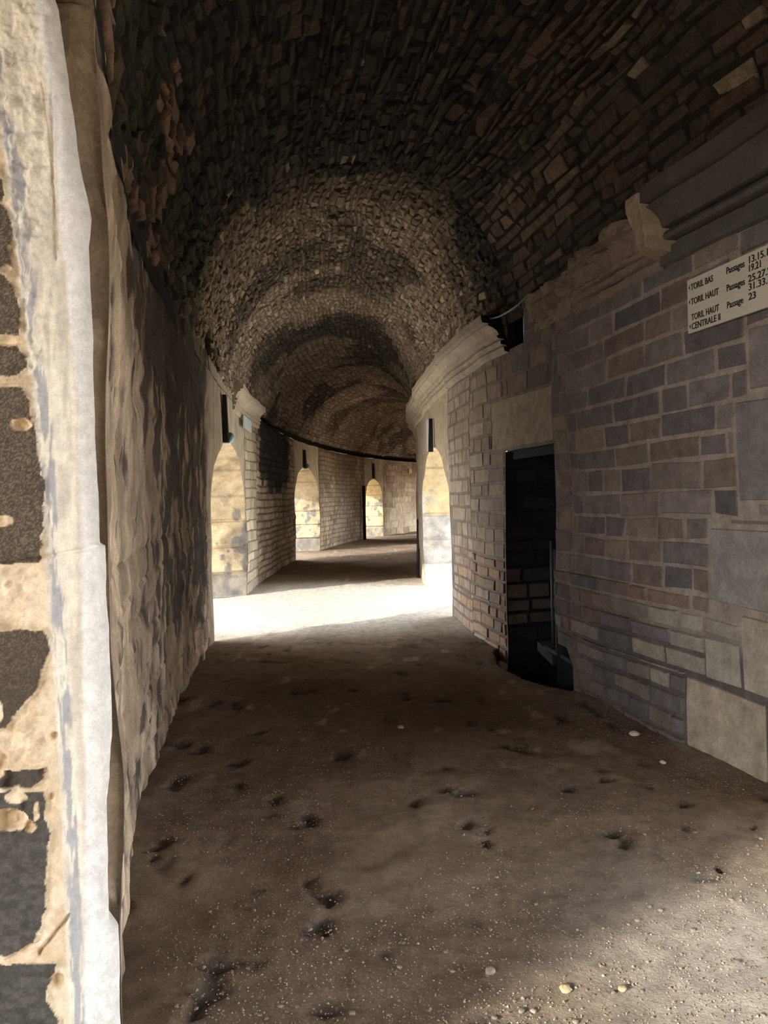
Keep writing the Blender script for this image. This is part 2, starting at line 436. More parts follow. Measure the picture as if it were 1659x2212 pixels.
sheet_arch(mb, surf_left, OPEN_L[2], TOPg, .08, .08, lambda U, V: mix((.52, .45, .33), (.46, .40, .3), fbm(U, V, 0, 2, 3, 4)), False)
sheet(mb, surf_left, 22.7, 28.7, Z0, TOPg, .1, .1, lambda U, V: lwall_far(U, V)*.6, False)
sheet_arch(mb, surf_left, OPEN_L[3], TOPg, .08, .08, lambda U, V: mix((.46, .40, .28), (.40, .34, .24), fbm(U, V, 0, 2, 3, 4)), False)
sheet(mb, surf_left, 30.6, 40, Z0, TOPg, .1, .1, lwall_far, False)
def okL(a, b, c, d):
    m = np.ones(len(a), bool)
    for x in (a, b, (a+b)/2):
        for y in (c, d): m &= ~in_open(OPEN_L, x, y, .04)
    return m
lc = lambda u, v, rg, N: lwall2_col(u, v)*rg.uniform(.75, 1.25, N)[:, None]
lm = lambda U, V: lwall2_col(U, V)*.45
blocks(mb, surf_left, 12.55, 13.9, 0, 3.1, (.15, .2), (.25, .5), .008, (.004, .01), okL, lc, lambda U, V: lwall2_col(U, V)*.8, False, 200, 5, .1, .01, .004)
blocks(mb, surf_left, 13.9, 19.25, 0, 3.1, (.11, .16), (.2, .4), .022, (.008, .03), okL, lc, lm, False, 201, 5, .15)
blocks(mb, surf_left, 22.75, 28.65, 0, 3.1, (.12, .17), (.25, .5), .02, (.006, .02), okL, lambda u, v, rg, N: lwall_far(u, v)*rg.uniform(.8, 1.2, N)[:, None], lambda U, V: lwall_far(U, V)*.5, False, 202, 4, .1)
blocks(mb, surf_left, 30.7, 38, 0, 3.1, (.2, .3), (.4, .8), .02, (.004, .015), okL, lambda u, v, rg, N: lwall_far(u, v)*rg.uniform(.8, 1.2, N)[:, None], lambda U, V: lwall_far(U, V)*.6, False, 203, 4, .1)
# recess along the wall top where the vault has come away
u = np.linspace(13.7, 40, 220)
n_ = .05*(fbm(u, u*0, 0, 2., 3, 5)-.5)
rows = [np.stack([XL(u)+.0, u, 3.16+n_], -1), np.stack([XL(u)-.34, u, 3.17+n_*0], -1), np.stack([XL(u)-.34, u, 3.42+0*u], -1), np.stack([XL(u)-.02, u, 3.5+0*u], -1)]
mb.grid(np.stack(rows, 1), SOOT_SHADE*.8, False)  # near-black colour paints the gap's shade
struct(mb.build('wall_left', M_PLASTER))

# ------------------------------------------------------------------ right wall
mb = MB()
TOPR = lambda u: np.asarray(u)*0+3.42
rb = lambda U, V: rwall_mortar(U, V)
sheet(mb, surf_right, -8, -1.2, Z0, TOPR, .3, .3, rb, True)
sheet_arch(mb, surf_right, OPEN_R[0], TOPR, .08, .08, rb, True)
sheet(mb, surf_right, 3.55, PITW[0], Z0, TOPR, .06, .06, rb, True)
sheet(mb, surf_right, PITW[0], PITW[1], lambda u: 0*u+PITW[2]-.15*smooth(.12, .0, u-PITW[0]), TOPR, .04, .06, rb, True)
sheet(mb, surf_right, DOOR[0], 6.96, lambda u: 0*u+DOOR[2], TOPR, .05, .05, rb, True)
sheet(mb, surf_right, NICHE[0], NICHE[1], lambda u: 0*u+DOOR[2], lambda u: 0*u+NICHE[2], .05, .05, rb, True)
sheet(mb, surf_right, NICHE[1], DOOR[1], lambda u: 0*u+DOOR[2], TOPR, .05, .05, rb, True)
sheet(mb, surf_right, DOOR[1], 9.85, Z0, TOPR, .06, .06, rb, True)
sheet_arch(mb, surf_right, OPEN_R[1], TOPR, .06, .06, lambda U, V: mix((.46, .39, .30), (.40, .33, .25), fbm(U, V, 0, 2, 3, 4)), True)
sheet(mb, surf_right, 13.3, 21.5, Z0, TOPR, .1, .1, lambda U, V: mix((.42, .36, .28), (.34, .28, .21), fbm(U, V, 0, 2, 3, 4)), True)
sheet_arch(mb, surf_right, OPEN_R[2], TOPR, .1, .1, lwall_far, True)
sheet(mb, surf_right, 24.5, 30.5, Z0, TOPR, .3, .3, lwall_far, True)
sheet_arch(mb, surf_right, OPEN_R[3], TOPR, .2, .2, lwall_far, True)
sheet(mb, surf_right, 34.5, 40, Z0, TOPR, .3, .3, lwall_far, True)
# big ashlars of the near pier: (y0, y1, z0, z1, colour)
BIG = [(3.5, 4.2, 1.52, 2.10, (.20, .175, .165)), (3.5, 4.45, .92, 1.38, (.27, .245, .22)), (3.5, 4.2, .45, .9, (.36, .315, .25)), (3.5, 4.68, -.1, .43, (.38, .315, .23)),
       (4.2, 4.5, .45, .72, (.33, .29, .24)), (3.5, 4.1, 2.14, 2.5, (.21, .18, .17)), (3.5, 4.15, 2.9, 3.05, (.17, .15, .14))]
LINT = (6.38, 7.85, 2.06, 2.56)
EXR = [(DOOR[0], DOOR[1], -1, DOOR[2]), (PITW[0]-.02, PITW[1], -1, PITW[2]+.01), (NICHE[0], NICHE[1], NICHE[2], 4), LINT]+[r[:4] for r in BIG]
def ov(a, b, c, d, r): return (b > r[0]+.02) & (a < r[1]-.02) & (d > r[2]+.02) & (c < r[3]-.02)
def okR(a, b, c, d):
    m = np.ones(len(a), bool)
    for x in (a, b, (a+b)/2):
        for y in (c, d): m &= ~in_open(OPEN_R, x, y, .02)
    return m
for lo_, hi_, cs, sd_ in ((0, .45, (.12, .14), 301), (.45, .95, (.12, .14), 302), (.95, 3.42, (.15, .19), 303)):
    for (ya, yb) in ((3.5, 6.12), (6.12, 6.4), (6.4, 7.5), (7.5, 8.6)):
        # same seed keeps the courses level from bay to bay
        blocks(mb, surf_right, ya, yb, lo_-.1*(lo_ == 0), hi_, cs, (.2, .46) if lo_ < .9 else (.22, .58), .014 if lo_ < .9 else .011, (.006, .024) if lo_ < .9 else (.003, .012), okR, rblock_col, rwall_mortar, True, sd_, 6, .16, .014, .004, 14., EXR)
    blocks(mb, surf_right, 8.6, 9.84, lo_, hi_, cs, (.2, .5), .01, (.002, .008), okR, rblock_col, lambda U, V: rwall_mortar(U, V)*1.3, True, sd_, 5, .1, .012, .003, 14., EXR)
def one(r, H, seed, gap=.014):
    blocks(mb, surf_right, r[0], r[1], r[2], r[3], (r[3]-r[2],)*2, (r[1]-r[0]+2,)*2, gap, (H, H), yes, lambda u, v, rg, N: np.tile(np.array(r[4]), (N, 1)), rwall_mortar, True, seed, 6, .03, .005, .003)
for i, r in enumerate(BIG): one(r, .012, 320+i)
one(LINT+((.30, .25, .20),), .008, 340, .006)
struct(mb.build('wall_right', M_WALL))

# ------------------------------------------------------------------ doorway recess and niche in the right wall
mb = MB()
def door_frame_pt(y, dep):
    s = float(slope(XR, 7.0)); n = math.hypot(1, s); N = (1/n, -s/n)
    return float(XR(y))+N[0]*dep, y+N[1]*dep
def jambsurf(y0, z0=None):
    s = float(slope(XR, 7.0)); n = math.hypot(1, s); N = (1/n, -s/n)
    def f(u, v, h):
        P = np.stack([float(XR(y0))+N[0]*u+0*v, y0+N[1]*u+0*v, v+0*u], -1)
        Q = disp(P)
        T = np.array([-N[1], N[0], 0])*(-1 if y0 > 7 else 1)
        return Q+T*np.asarray(h)[..., None]
    return f
dj, nj = jambsurf(DOOR[1]), jambsurf(DOOR[0])
dk = lambda U, V: np.broadcast_to(np.array((.035, .035, .04)), np.shape(U)+(3,))  # near-black jambs and bricks: the doorway's shade put into the colour
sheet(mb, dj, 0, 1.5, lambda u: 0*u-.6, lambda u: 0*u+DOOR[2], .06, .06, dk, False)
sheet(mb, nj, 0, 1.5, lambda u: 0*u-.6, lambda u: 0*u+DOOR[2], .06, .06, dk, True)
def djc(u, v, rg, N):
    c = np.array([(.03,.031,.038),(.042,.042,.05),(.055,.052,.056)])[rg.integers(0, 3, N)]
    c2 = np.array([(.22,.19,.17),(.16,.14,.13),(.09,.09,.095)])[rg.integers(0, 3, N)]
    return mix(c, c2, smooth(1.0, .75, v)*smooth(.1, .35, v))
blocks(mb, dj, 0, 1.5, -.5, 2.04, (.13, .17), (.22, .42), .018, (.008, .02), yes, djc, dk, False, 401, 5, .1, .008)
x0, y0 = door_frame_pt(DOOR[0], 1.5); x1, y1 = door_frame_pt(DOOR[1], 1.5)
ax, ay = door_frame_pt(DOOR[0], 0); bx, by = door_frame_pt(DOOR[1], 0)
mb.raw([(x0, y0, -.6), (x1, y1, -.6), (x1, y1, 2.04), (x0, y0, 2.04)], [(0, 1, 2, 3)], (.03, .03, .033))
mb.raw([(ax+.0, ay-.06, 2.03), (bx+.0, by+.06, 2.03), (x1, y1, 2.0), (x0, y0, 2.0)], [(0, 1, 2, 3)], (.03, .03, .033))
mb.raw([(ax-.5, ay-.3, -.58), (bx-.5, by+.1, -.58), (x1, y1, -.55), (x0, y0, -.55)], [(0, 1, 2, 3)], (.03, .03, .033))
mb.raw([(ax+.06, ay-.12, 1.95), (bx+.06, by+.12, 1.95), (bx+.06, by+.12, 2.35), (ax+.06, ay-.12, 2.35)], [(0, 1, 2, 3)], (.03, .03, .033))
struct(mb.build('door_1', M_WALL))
mb = MB()
# side chamber of the pit under the wall foot, and the niche behind the cornice end
def boxin(y0_, y1_, z0_, z1_, dep, col):
    xa, xb = float(XR(y0_)), float(XR(y1_)); e = .05
    V = [(xa-e, y0_, z0_), (xb-e, y1_, z0_), (xb-e, y1_, z1_), (xa-e, y0_, z1_), (xa+dep, y0_+.1, z0_), (xb+dep, y1_+.1, z0_), (xb+dep, y1_+.1, z1_), (xa+dep, y0_+.1, z1_)]
    V = [(x+(e if i < 4 else 0), y, z) for i, (x, y, z) in enumerate(V)]
    mb.raw(V, [(4, 5, 6, 7), (0, 1, 5, 4), (3, 7, 6, 2), (0, 4, 7, 3), (1, 2, 6, 5)], col)  # the near-black colour passed in paints the shade inside
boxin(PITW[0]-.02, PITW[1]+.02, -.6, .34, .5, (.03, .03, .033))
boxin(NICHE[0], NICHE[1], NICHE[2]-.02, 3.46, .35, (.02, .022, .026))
struct(mb.build('trim_1', M_WALL))

# ------------------------------------------------------------------ passages through the walls (jambs + arch soffit)
def passage(name, o, f, sgn, kf, kn, depth, colf, seed, n0=46):
    y0, y1, sp, ap = o
    zs = np.linspace(-.12, sp, 64); th = np.linspace(0, math.pi, 80)[1:-1]
    prof = [(y1, z) for z in zs]+[((y0+y1)/2+(y1-y0)/2*math.cos(t), sp+(ap-sp)*math.sin(t)) for t in th]+[(y0, z) for z in zs[::-1]]
    pr = np.array(prof); dd = np.concatenate([np.linspace(0, .9, 30), np.linspace(1, depth, n0-30)])
    k = kn+(kf-kn)*((pr[:, 0]-y0)/(y1-y0))
    U = pr[:, 0][None]+0*dd[:, None]; Z = pr[:, 1][None]+0*dd[:, None]; D = dd[:, None]+0*U
    X = f(U)+sgn*D; Y = U+k[None]*D
    P = disp(np.stack([X, Y, Z], -1))
    # block relief on the jambs, fading out at the gallery edge
    row = np.floor(Z/.42+.0001); rel = (.05*(vn(row*3.7+seed, row*0, 0, seed)-.5)-.03*(np.abs(Z/.42+.0001-row-.5) > .45)+.05*(fbm(Z, D, 0, 3.2, 4, seed)-.5))*smooth(0, .06, D)
    jf = (np.arange(len(pr)) < 64); jn = (np.arange(len(pr)) >= len(pr)-64)
    P[..., 1] += np.where(jf[None], rel, 0)-np.where(jn[None], rel, 0)
    mbp = MB(); mbp.grid(P, colf(D, Z, U), sgn > 0)
    cy, cz = (y0+y1)/2, sp*.5            # rebate behind the wall face, so the corner is solid
    oy = np.where(pr[:, 0] > cy, .12, -.12)*(np.abs(pr[:, 0]-cy) > .3*(y1-y0)); oz = np.where(pr[:, 1] > sp+.01, .12, 0)
    Fp = []
    for dz_, m_ in ((.004, 0), (.03, 1)):
        yy, zz_ = pr[:, 0]+oy*m_, pr[:, 1]+oz*m_
        Fp.append(disp(np.stack([f(yy)+sgn*(dz_ if not m_ else .05), yy, zz_], -1)))
    mbp.grid(np.stack(Fp, 0), colf(0*D[:2], Z[:2], U[:2]), sgn > 0)
    return mbp
def jcol(seed, a=(.66, .53, .34), b=(.50, .41, .28), g=(.25, .235, .22)):
    def f(D, Z, U):
        n = fbm(D*2, Z*2, U*.4, 2.2, 4, seed); r = vn(np.floor(Z/.42+.0001)*2.3, D*0+seed, 0, seed)
        c = mix(np.array(a), np.array(b), np.clip(.6*r+.8*(n-.3), 0, 1))
        c = mix(c, np.array(g), smooth(.55, .6, fbm(D*3, Z*2, U*.4, 2.2, 4, seed+3))*smooth(1.9, 1.3, Z))
        c = mix(c, np.array((.3, .22, .14)), (np.abs((Z/.42) % 1-.5) > .465)*.7)
        c = mix(c, np.array(g)*.9, smooth(.5, .3, Z)*.8)
        return mix(c, SOOT_SHADE, .35*smooth(.62, .7, fbm(D, Z, U, 1.2, 3, seed+9)))
    return f
DEP_L, DEP_R = 4.2, 4.2
def jcolw(D, Z, U):
    c = jcol(12, (.60, .47, .27), (.5, .40, .25), (.45, .45, .44))(D, Z, U)
    return mix(c, np.array((.45, .45, .44))*(.5+.9*fbm(D, Z, U, 5, 4, 6))[..., None], smooth(1.3, 1.25, Z)*.85)
for nm, o, f, sg, kf, kn, dep, col in (
        ('wall_passage_left', OPEN_L[0], XL, -1, -.10, -.75, 4.0, jcol(5, (.46, .36, .26), (.33, .25, .17), (.2, .16, .12))), ('wall_passage_left', OPEN_L[1], XL, -1, -.60, -.78, 2.4, jcol(8)),
        ('wall_passage_left', OPEN_L[2], XL, -1, -.3, -.6, 2.4, jcol(9, (.6, .5, .33))), ('wall_passage_left', OPEN_L[3], XL, -1, -.1, -.4, 2.0, jcol(10, (.7, .56, .3), (.62, .5, .3))),
        ('wall_passage_right', OPEN_R[0], XR, 1, .05, -.1, 4.0, jcol(11)), ('wall_passage_right', OPEN_R[1], XR, 1, .05, .0, 2.4, jcolw), ('wall_passage_right', OPEN_R[2], XR, 1, 0, 0, 2.4, jcol(13)), ('wall_passage_right', OPEN_R[3], XR, 1, 0, 0, 1.5, jcol(14))):
    struct(passage(nm, o, f, sg, kf, kn, dep, col, 3).build(nm, M_JAMB))

mb = MB(); mb.box(-6.6, -5.9, -2.35, 4, -.6, 5.2, (.4, .34, .26))       # unseen block added to keep sun off the pier and near floor
struct(mb.build('sun_blocker', M_JAMB))
# end walls far out of sight close the gallery
mb = MB()
for yy, fl_ in ((-8, False), (39.8, True)):
    a, b = float(XL(yy))-.5, float(XR(yy))+.5
    U, V = np.meshgrid(np.linspace(a, b, 30), np.linspace(-.1, 5.2, 30), indexing='ij')
    mb.grid(np.stack([U, 0*U+yy, V], -1), (.25, .2, .15), fl_)
struct(mb.build('wall_end', M_WALL))

# ------------------------------------------------------------------ floor
def pit_mask(X, Y):
    r = XR(Y)
    inn = (Y-6.85)/.86; prot = .30*np.sqrt(np.clip(1-np.abs(inn)**2.4, 0, 1))*(1-.45*smooth(6.7, 7.6, Y))
    return (np.abs(inn) < 1) & (X > r-prot)
def stack(*a): return np.unique(np.round(np.concatenate(a), 4))
xs = stack(np.linspace(-14, -3, 20), np.linspace(-3, -1.6, 25), np.linspace(-1.6, 2.3, 145), np.linspace(2.3, 8, 50), np.linspace(8, 16, 14))
ys = stack(np.linspace(-10, 1.4, 30), np.linspace(1.4, 8, 245), np.linspace(8, 14, 100), np.linspace(14, 42, 120))
X, Y = np.meshgrid(xs, ys, indexing='ij')
Zf = (fbm(X, Y, 0, 1.1, 3, 111)-.5)*.05+(fbm(X, Y, 0, 6, 4, 112)-.5)*.026
cl = fbm(X*1.2, Y, 0, 5.5, 3, 113)
Zf = Zf-.025*smooth(.72, .8, cl)*smooth(8, 6, Y)
pm = pit_mask(X, Y)
Zf = np.where(pm, -.5, Zf)
n1 = fbm(X, Y, 0, 1.3, 4, 114); n2 = fbm(X, Y, 0, 7, 3, 115)
fc = mix(np.array((.28, .21, .15)), np.array((.20, .145, .10)), smooth(.35, .65, n1))
fc = mix(fc, np.array((.07, .065, .065)), smooth(.70, .78, cl)*.75*smooth(12, 8, Y))
pt = fbm(X*2.2, Y, 0, 3., 3, 116)
fc = mix(fc, np.array((.46, .41, .35)), smooth(.74, .8, pt)*smooth(3.8, 4.6, Y)*.6)
fc = fc*(.85+.3*n2)[..., None]
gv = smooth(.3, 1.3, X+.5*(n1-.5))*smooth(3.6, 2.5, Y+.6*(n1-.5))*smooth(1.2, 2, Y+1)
fc = mix(fc, np.array((.40, .375, .33)), gv*.85)  # pale gravel tone, also brightening the sunlit corner through its colour
fc = mix(fc, np.array((.66, .64, .58)), smooth(8.0, 9.6, Y)*smooth(15, 13, Y)*.8)  # paler floor in the crossing paints in its pool of daylight
fc = np.where(pm[..., None], np.array((.03, .03, .033)), fc)  # pit blackened, its shade put into the floor colour
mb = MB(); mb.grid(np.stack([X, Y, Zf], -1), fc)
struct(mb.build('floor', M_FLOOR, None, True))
mb = MB(); mb.raw([(-60, -60, -.6), (80, -60, -.6), (80, 90, -.6), (-60, 90, -.6)], [(0, 1, 2, 3)], (.5, .45, .37))
struct(mb.build('ground', M_FLOOR))

# ------------------------------------------------------------------ left foreground pier
YP = 2.08
def pier_px(Xw, z):          # the face's own chart: one unit = YP/1600 m, upright
    a = Xw/YP*FPX; b = (EYE-z)/YP*FPX
    dx = a*math.cos(ROLL)+b*math.sin(ROLL); dy = -a*math.sin(ROLL)+b*math.cos(ROLL)
    return 829.5+dx, HY+dy
def pier_xz(px, py):
    dx, dy = px-829.5, py-HY
    a = dx*math.cos(ROLL)-dy*math.sin(ROLL); b = dx*math.sin(ROLL)+dy*math.cos(ROLL)
    return a/FPX*YP, EYE-b/FPX*YP
EDGE = [(-500,-80),(-150,60),(0,112),(150,132),(290,151),(380,167),(461,184),(500,182),(520,179),(630,183),(730,188),(920,191),(1040,197),(1168,202),(1174,202),(1180,213),(1300,219),(1450,225),(1600,230),(1690,223),(1740,217),(1850,221),(2005,222),(2016,243),(2120,246),(2212,248),(2500,252)]
ez = np.array([pier_xz(x, y)[1] for y, x in EDGE][::-1]); exx = np.array([pier_xz(x, y)[0] for y, x in EDGE][::-1])
DARK = [ # (y0,y1,[(y,x right edge)...])
 (372, 725, [(372,4),(400,12),(425,16),(440,6),(465,22),(500,30),(520,30),(535,18),(560,26),(585,28),(600,16),(625,34),(650,42),(680,48),(725,45)]),
 (748, 812, [(748,45),(770,58),(795,64),(812,40)]),
 (838, 1218, [(838,50),(870,66),(900,72),(935,78),(975,84),(1000,92),(1060,100),(1120,95),(1170,92),(1218,92)]),
 (1360, 1572, [(1360,95),(1380,106),(1405,110),(1430,98),(1470,86),(1500,72),(1520,52),(1550,30),(1572,18)]),
 (1660, 1700, [(1660,92),(1680,96),(1700,70)]),
 (1708, 2062, [(1708,98),(1760,102),(1800,112),(1850,108),(1900,104),(1960,100),(2000,90),(2030,78),(2050,45),(2062,12)]),
 (2078, 2230, [(2078,122),(2095,124),(2110,112),(2140,100),(2165,112),(2200,130),(2230,128)])]
def pier_fields(px, py):
    wob = (fbm(px, py, 0, .05, 3, 131)-.5)*16+(fbm(px, py, 0, .25, 3, 132)-.5)*5
    dist = np.full(px.shape, -40.0)
    for y0_, y1_, pts in DARK:
        e = np.interp(py, [p[0] for p in pts], [p[1] for p in pts])
        d = np.minimum(e+wob*.8-px, np.minimum(py-y0_+wob*.5, y1_-py+wob*.5))
        dist = np.maximum(dist, d)
    # hollows that bite into the black skin
    for cx, cy, rx, ry in ((48, 918, 26, 13), (15, 585, 12, 12), (22, 1770, 42, 26), (38, 1720, 22, 14), (68, 1783, 14, 12), (0, 1640, 20, 40), (10, 1125, 22, 12), (82, 1750, 6, 22), (0, 1535, 10, 22)):
        q = (np.hypot((px-cx)/rx, (py-cy)/ry)-1)*min(rx, ry)
        dist = np.minimum(dist, q+wob*.3)
    dark = smooth(-.6, 1.2, dist)
    h = .010*smooth(-9, 1, dist)                                  # black skin stands proud of the worn stone
    h = h+np.where(dark < .5, .021*(fbm(px, py, 0, .04, 5, 133)-.5)*2*smooth(140, 60, px), .0015*(fbm(px, py, 0, .2, 3, 134)-.5))
    pits = np.zeros(px.shape)
    for cx, cy, r, dp in ((118,1590,9,.012),(28,1690,24,.02),(20,1775,30,.028),(66,1782,13,.015),(58,1735,12,.012),(112,1720,8,.008),(48,920,18,.012),(125,2120,18,.016),(0,1640,22,.018),(20,1262,10,.008),(62,766,12,.01),(95,1665,10,.01)):
        q = np.hypot(px-cx, (py-cy)*.9)/r
        p_ = smooth(1.1, .35, q+.35*(fbm(px, py, 0, .09, 2, 137)-.5)); h = h-dp*p_; pits = np.maximum(pits, p_)
    def groove(x0, y0_, x1, y1_, w, dp):
        t = np.clip((px-x0)/(x1-x0), 0, 1); yy = y0_+(y1_-y0_)*t
        return -dp*smooth(w, 0, np.abs(py-yy+wob*.25))*((px > x0) & (px < x1))
    for g_ in ((-80, 1236, 215, 1180, 6, .012), (-80, 742, 75, 738, 6, .012), (-80, 830, 55, 826, 5, .006), (84, 2060, 152, 1978, 11, .018), (180, 1830, 216, 1744, 3, .004)):
        h = h+groove(*g_)
    # raised plaster lip near the arris
    h = h+.006*smooth(110, 124, px-(py < 560)*12)*(py < 560)
    h = h-.006*smooth(3, 0, np.abs(px-(104+.03*py+wob*.2)))*(py < 560)*(py > 190)
    return dist, dark, h, pits, wob
def pier_color(px, py, dist, dark, pits):
    n = fbm(px, py*.12, 0, .07, 4, 135); f = fbm(px, py*.12, 0, .12, 3, 136); k = fbm(px, py, 0, .3, 3, 138)
    c = mix(np.array((.84, .69, .49)), np.array((.68, .53, .35)), smooth(.35, .65, fbm(px, py, 0, .03, 4, 139)))
    c = mix(c, np.array((.42, .27, .14)), pits*.55)  # brown in the pits paints their shading
    cream = mix(np.array((.88, .82, .68)), np.array((.68, .62, .51)), smooth(.3, .75, n))
    lim = np.interp(py, [0, 350, 600, 900, 1200, 1700, 2000, 2212], [-60, 10, 38, 75, 98, 128, 140, 150])
    c = mix(c, cream, smooth(-3, 5, px-lim))
    gl = lim+8+10*(f-.5)*2; gr = gl+26
    grey = smooth(gl-2, gl+2, px)*smooth(gr+3, gr-3, px)*smooth(.38, .52, f+.25*(n-.4))
    c = mix(c, np.array((.40, .405, .42)), grey*.9)
    wl = np.interp(py, [0, 300, 500, 900, 1200, 1700, 2212], [70, 112, 128, 165, 170, 180, 178])
    c = mix(c, np.array((.88, .88, .87)), smooth(wl, wl+10, px)*.75)  # white strip by the arris: a painted highlight
    och = smooth(4, 0, np.abs(px-(wl-6)+3*(k-.5)))*(py < 540)*(py > 180)
    c = mix(c, np.array((.45, .31, .16)), och*.8)
    k2 = fbm(px, py, 0, .55, 3, 141)
    dk_ = mix(np.array((.075, .06, .045)), np.array((.21, .16, .105)), smooth(.42, .72, k2)*smooth(1750, 1100, py)*.9+.12*smooth(.6, .75, k2))
    k3 = fbm(px*.6, py, 0, .09, 4, 142)
    dk_ = mix(dk_, mix(np.array((.06, .056, .05)), np.array((.135, .128, .118)), smooth(.3, .75, .6*k3+.4*k2)), smooth(1600, 1800, py)*.75)
    return mix(c, dk_, dark)
mb = MB()
zz = np.linspace(-.05, 3.5, 900); xe = np.interp(zz, ez, exx)
rr = .045
s1 = np.linspace(0, 1, 120)
XX = -1.35+(xe[:, None]-rr+1.35)*s1[None]; ZZ = zz[:, None]+0*XX
ph = np.linspace(0, math.pi/2, 16)[1:]
XX = np.concatenate([XX, (xe[:, None]-rr)+rr*np.sin(ph)[None], xe[:, None]-np.linspace(0.006, .12, 4)[None]], 1)
YY = np.concatenate([0*ZZ[:, :120], rr*(1-np.cos(ph))[None]+0*zz[:, None], rr+np.linspace(.01, .16, 4)[None]+0*zz[:, None]], 1)
ZZ = zz[:, None]+0*XX
px_, py_ = pier_px(XX, ZZ)
dist, dark, hh, pits, wob = pier_fields(px_, py_)
col = pier_color(px_, py_, dist, dark, pits)
fade = np.concatenate([np.ones(120), np.cos(ph), np.zeros(4)])
YY = YP+YY-hh*fade[None]
XX = XX+.004*(fbm(ZZ, YY, 0, 9, 3, 140)-.5)*2*(1-fade[None])
mb.grid(np.stack([XX, YY, ZZ], -1), col, False)
pier = mb.build('stone_pier', M_PIER, None, True)
tag(pier, 'pale eroded limestone pier with black crusted patches filling the left edge', 'pier')

# ------------------------------------------------------------------ cornices
PROF = [(0, 3.0), (.045, 3.015), (.05, 3.06), (.012, 3.068), (.012, 3.082), (.07, 3.088), (.075, 3.125), (.035, 3.132), (.035, 3.145), (.09, 3.152), (.10, 3.175), (.07, 3.19), (.085, 3.23), (.12, 3.27), (.17, 3.295), (.155, 3.30), (.155, 3.315), (.215, 3.32), (.215, 3.40), (-.05, 3.43)]
def cornice(name, f, sgn, y0, y1, dy, col, label, erode=0.0, dz=0.0, seed=0, skew=0.0, scale=1.0, prof=PROF, zf=None):
    pr = np.array(prof, float)
    # finer profile for worn stone
    t = np.linspace(0, len(pr)-1, (len(pr)-1)*(4 if erode else 2)+1); i = np.arange(len(pr))
    o_, z_ = np.interp(t, i, pr[:, 0]), np.interp(t, i, pr[:, 1])
    u = np.linspace(y0, y1, max(3, int((y1-y0)/dy)+1))
    U = u[:, None]+0*o_[None]; O = o_[None]*scale+0*U; Z = z_[None]+dz+0*U
    U = U+(skew*(Z-3.2)+(.05*(fbm(Z, Z*0, 0, 14, 2, 8)-.5) if skew else 0))*smooth(y0+.4, y0, U)
    if erode:
        n = fbm(U, Z, 0, 5, 4, 150+seed)
        O = O*(1-erode*smooth(.4, .6, n))+.05*(fbm(U, Z, 0, 13, 4, 151+seed)-.5)
        e = smooth(y0, y0+.25, U)*smooth(y1, y1-.12, U); O = O*(.35+.65*e)
        Z = Z+.03*(n-.5)
    s = slope(f, U); nn = np.sqrt(1+s*s)
    P = disp(np.stack([f(U), U, Z], -1))
    P[..., 0] += -sgn*O/nn; P[..., 1] += sgn*s*O/nn
    c = np.asarray(col)*(.8+.4*fbm(U, Z, 0, 4, 3, 160+seed))[..., None]
    b = MB(); b.grid(P, c, sgn > 0)
    for k, fl_ in ((0, True), (-1, False)):       # end caps; right-hand ones painted black for the shade of a cavity
        ring = P[k]; b.raw(np.concatenate([ring, [[f(U[k, 0])+sgn*.06, U[k, 0], 3.43+dz]], [[f(U[k, 0])+sgn*.06, U[k, 0], 3.0+dz]]]), [tuple(range(len(ring)+2)) if fl_ else tuple(range(len(ring)+2))[::-1]], SOOT_SHADE*.7 if sgn > 0 else np.asarray(col)*.8)
    o = b.build(name, M_CORN); tag(o, label, 'cornice'); return o
cornice('stone_cornice', XR, 1, 7.36, 9.7, .08, (.42, .36, .29), 'moulded pale stone cornice with cut end above the dark doorway', skew=.4)
cornice('stone_cornice', XR, 1, 9.73, 20, .12, (.46, .40, .31), 'long pale moulded cornice curving away above the right-hand arch', scale=.92)
cornice('stone_cornice', XR, 1, 4.8, 5.97, .02, (.24, .19, .16), 'crumbling brown cornice fragment between the dark cornice and the doorway', erode=.45, dz=.03, seed=3)
PROFD = [(0, 3.04), (.04, 3.05), (.04, 3.15), (.0, 3.155), (.0, 3.175), (.08, 3.18), (.095, 3.205), (.08, 3.23), (.035, 3.235), (.035, 3.25), (.10, 3.255), (.12, 3.31), (.17, 3.36), (.21, 3.38), (.19, 3.385), (.19, 3.40), (.25, 3.405), (.25, 3.50), (-.05, 3.52)]
cornice('stone_cornice', XR, 1, 3.2, 4.8, .05, (.105, .094, .088), 'dark moulded cornice with broken pale end above the direction sign', prof=PROFD, seed=5)
cornice('stone_cornice', XL, -1, 11.0, 14.15, .1, (.50, .43, .33), 'pale moulded cornice stub on the left wall above the first arch', scale=.8, dz=-.06)
b = MB()    # rubble patch left where the cornice fell
U, V = np.meshgrid(np.linspace(5.9, 6.86, 60), np.linspace(3.06, 3.4, 40), indexing='ij')
hh_ = (.15*(fbm(U, V, 0, 9, 4, 171)-.3)+.05*(V-3.04)/.3-.02)*np.clip(np.minimum(np.minimum(U-5.9, 6.86-U)/.08, (V-3.04+.03*fbm(U, V, 0, 6, 2, 4))/.05), 0, 1)
b.grid(surf_right(U, V, hh_), np.array((.25, .20, .17))*(.7+.6*fbm(U, V, 0, 7, 3, 172))[..., None], True)
tag(b.build('mortar_rubble', M_CORN), 'rough lump of grey-brown mortar rubble left of the crumbling cornice fragment', 'rubble')
b = MB()
U, V = np.meshgrid(np.linspace(4.68, 4.86, 26), np.linspace(3.1, 3.47, 40), indexing='ij')
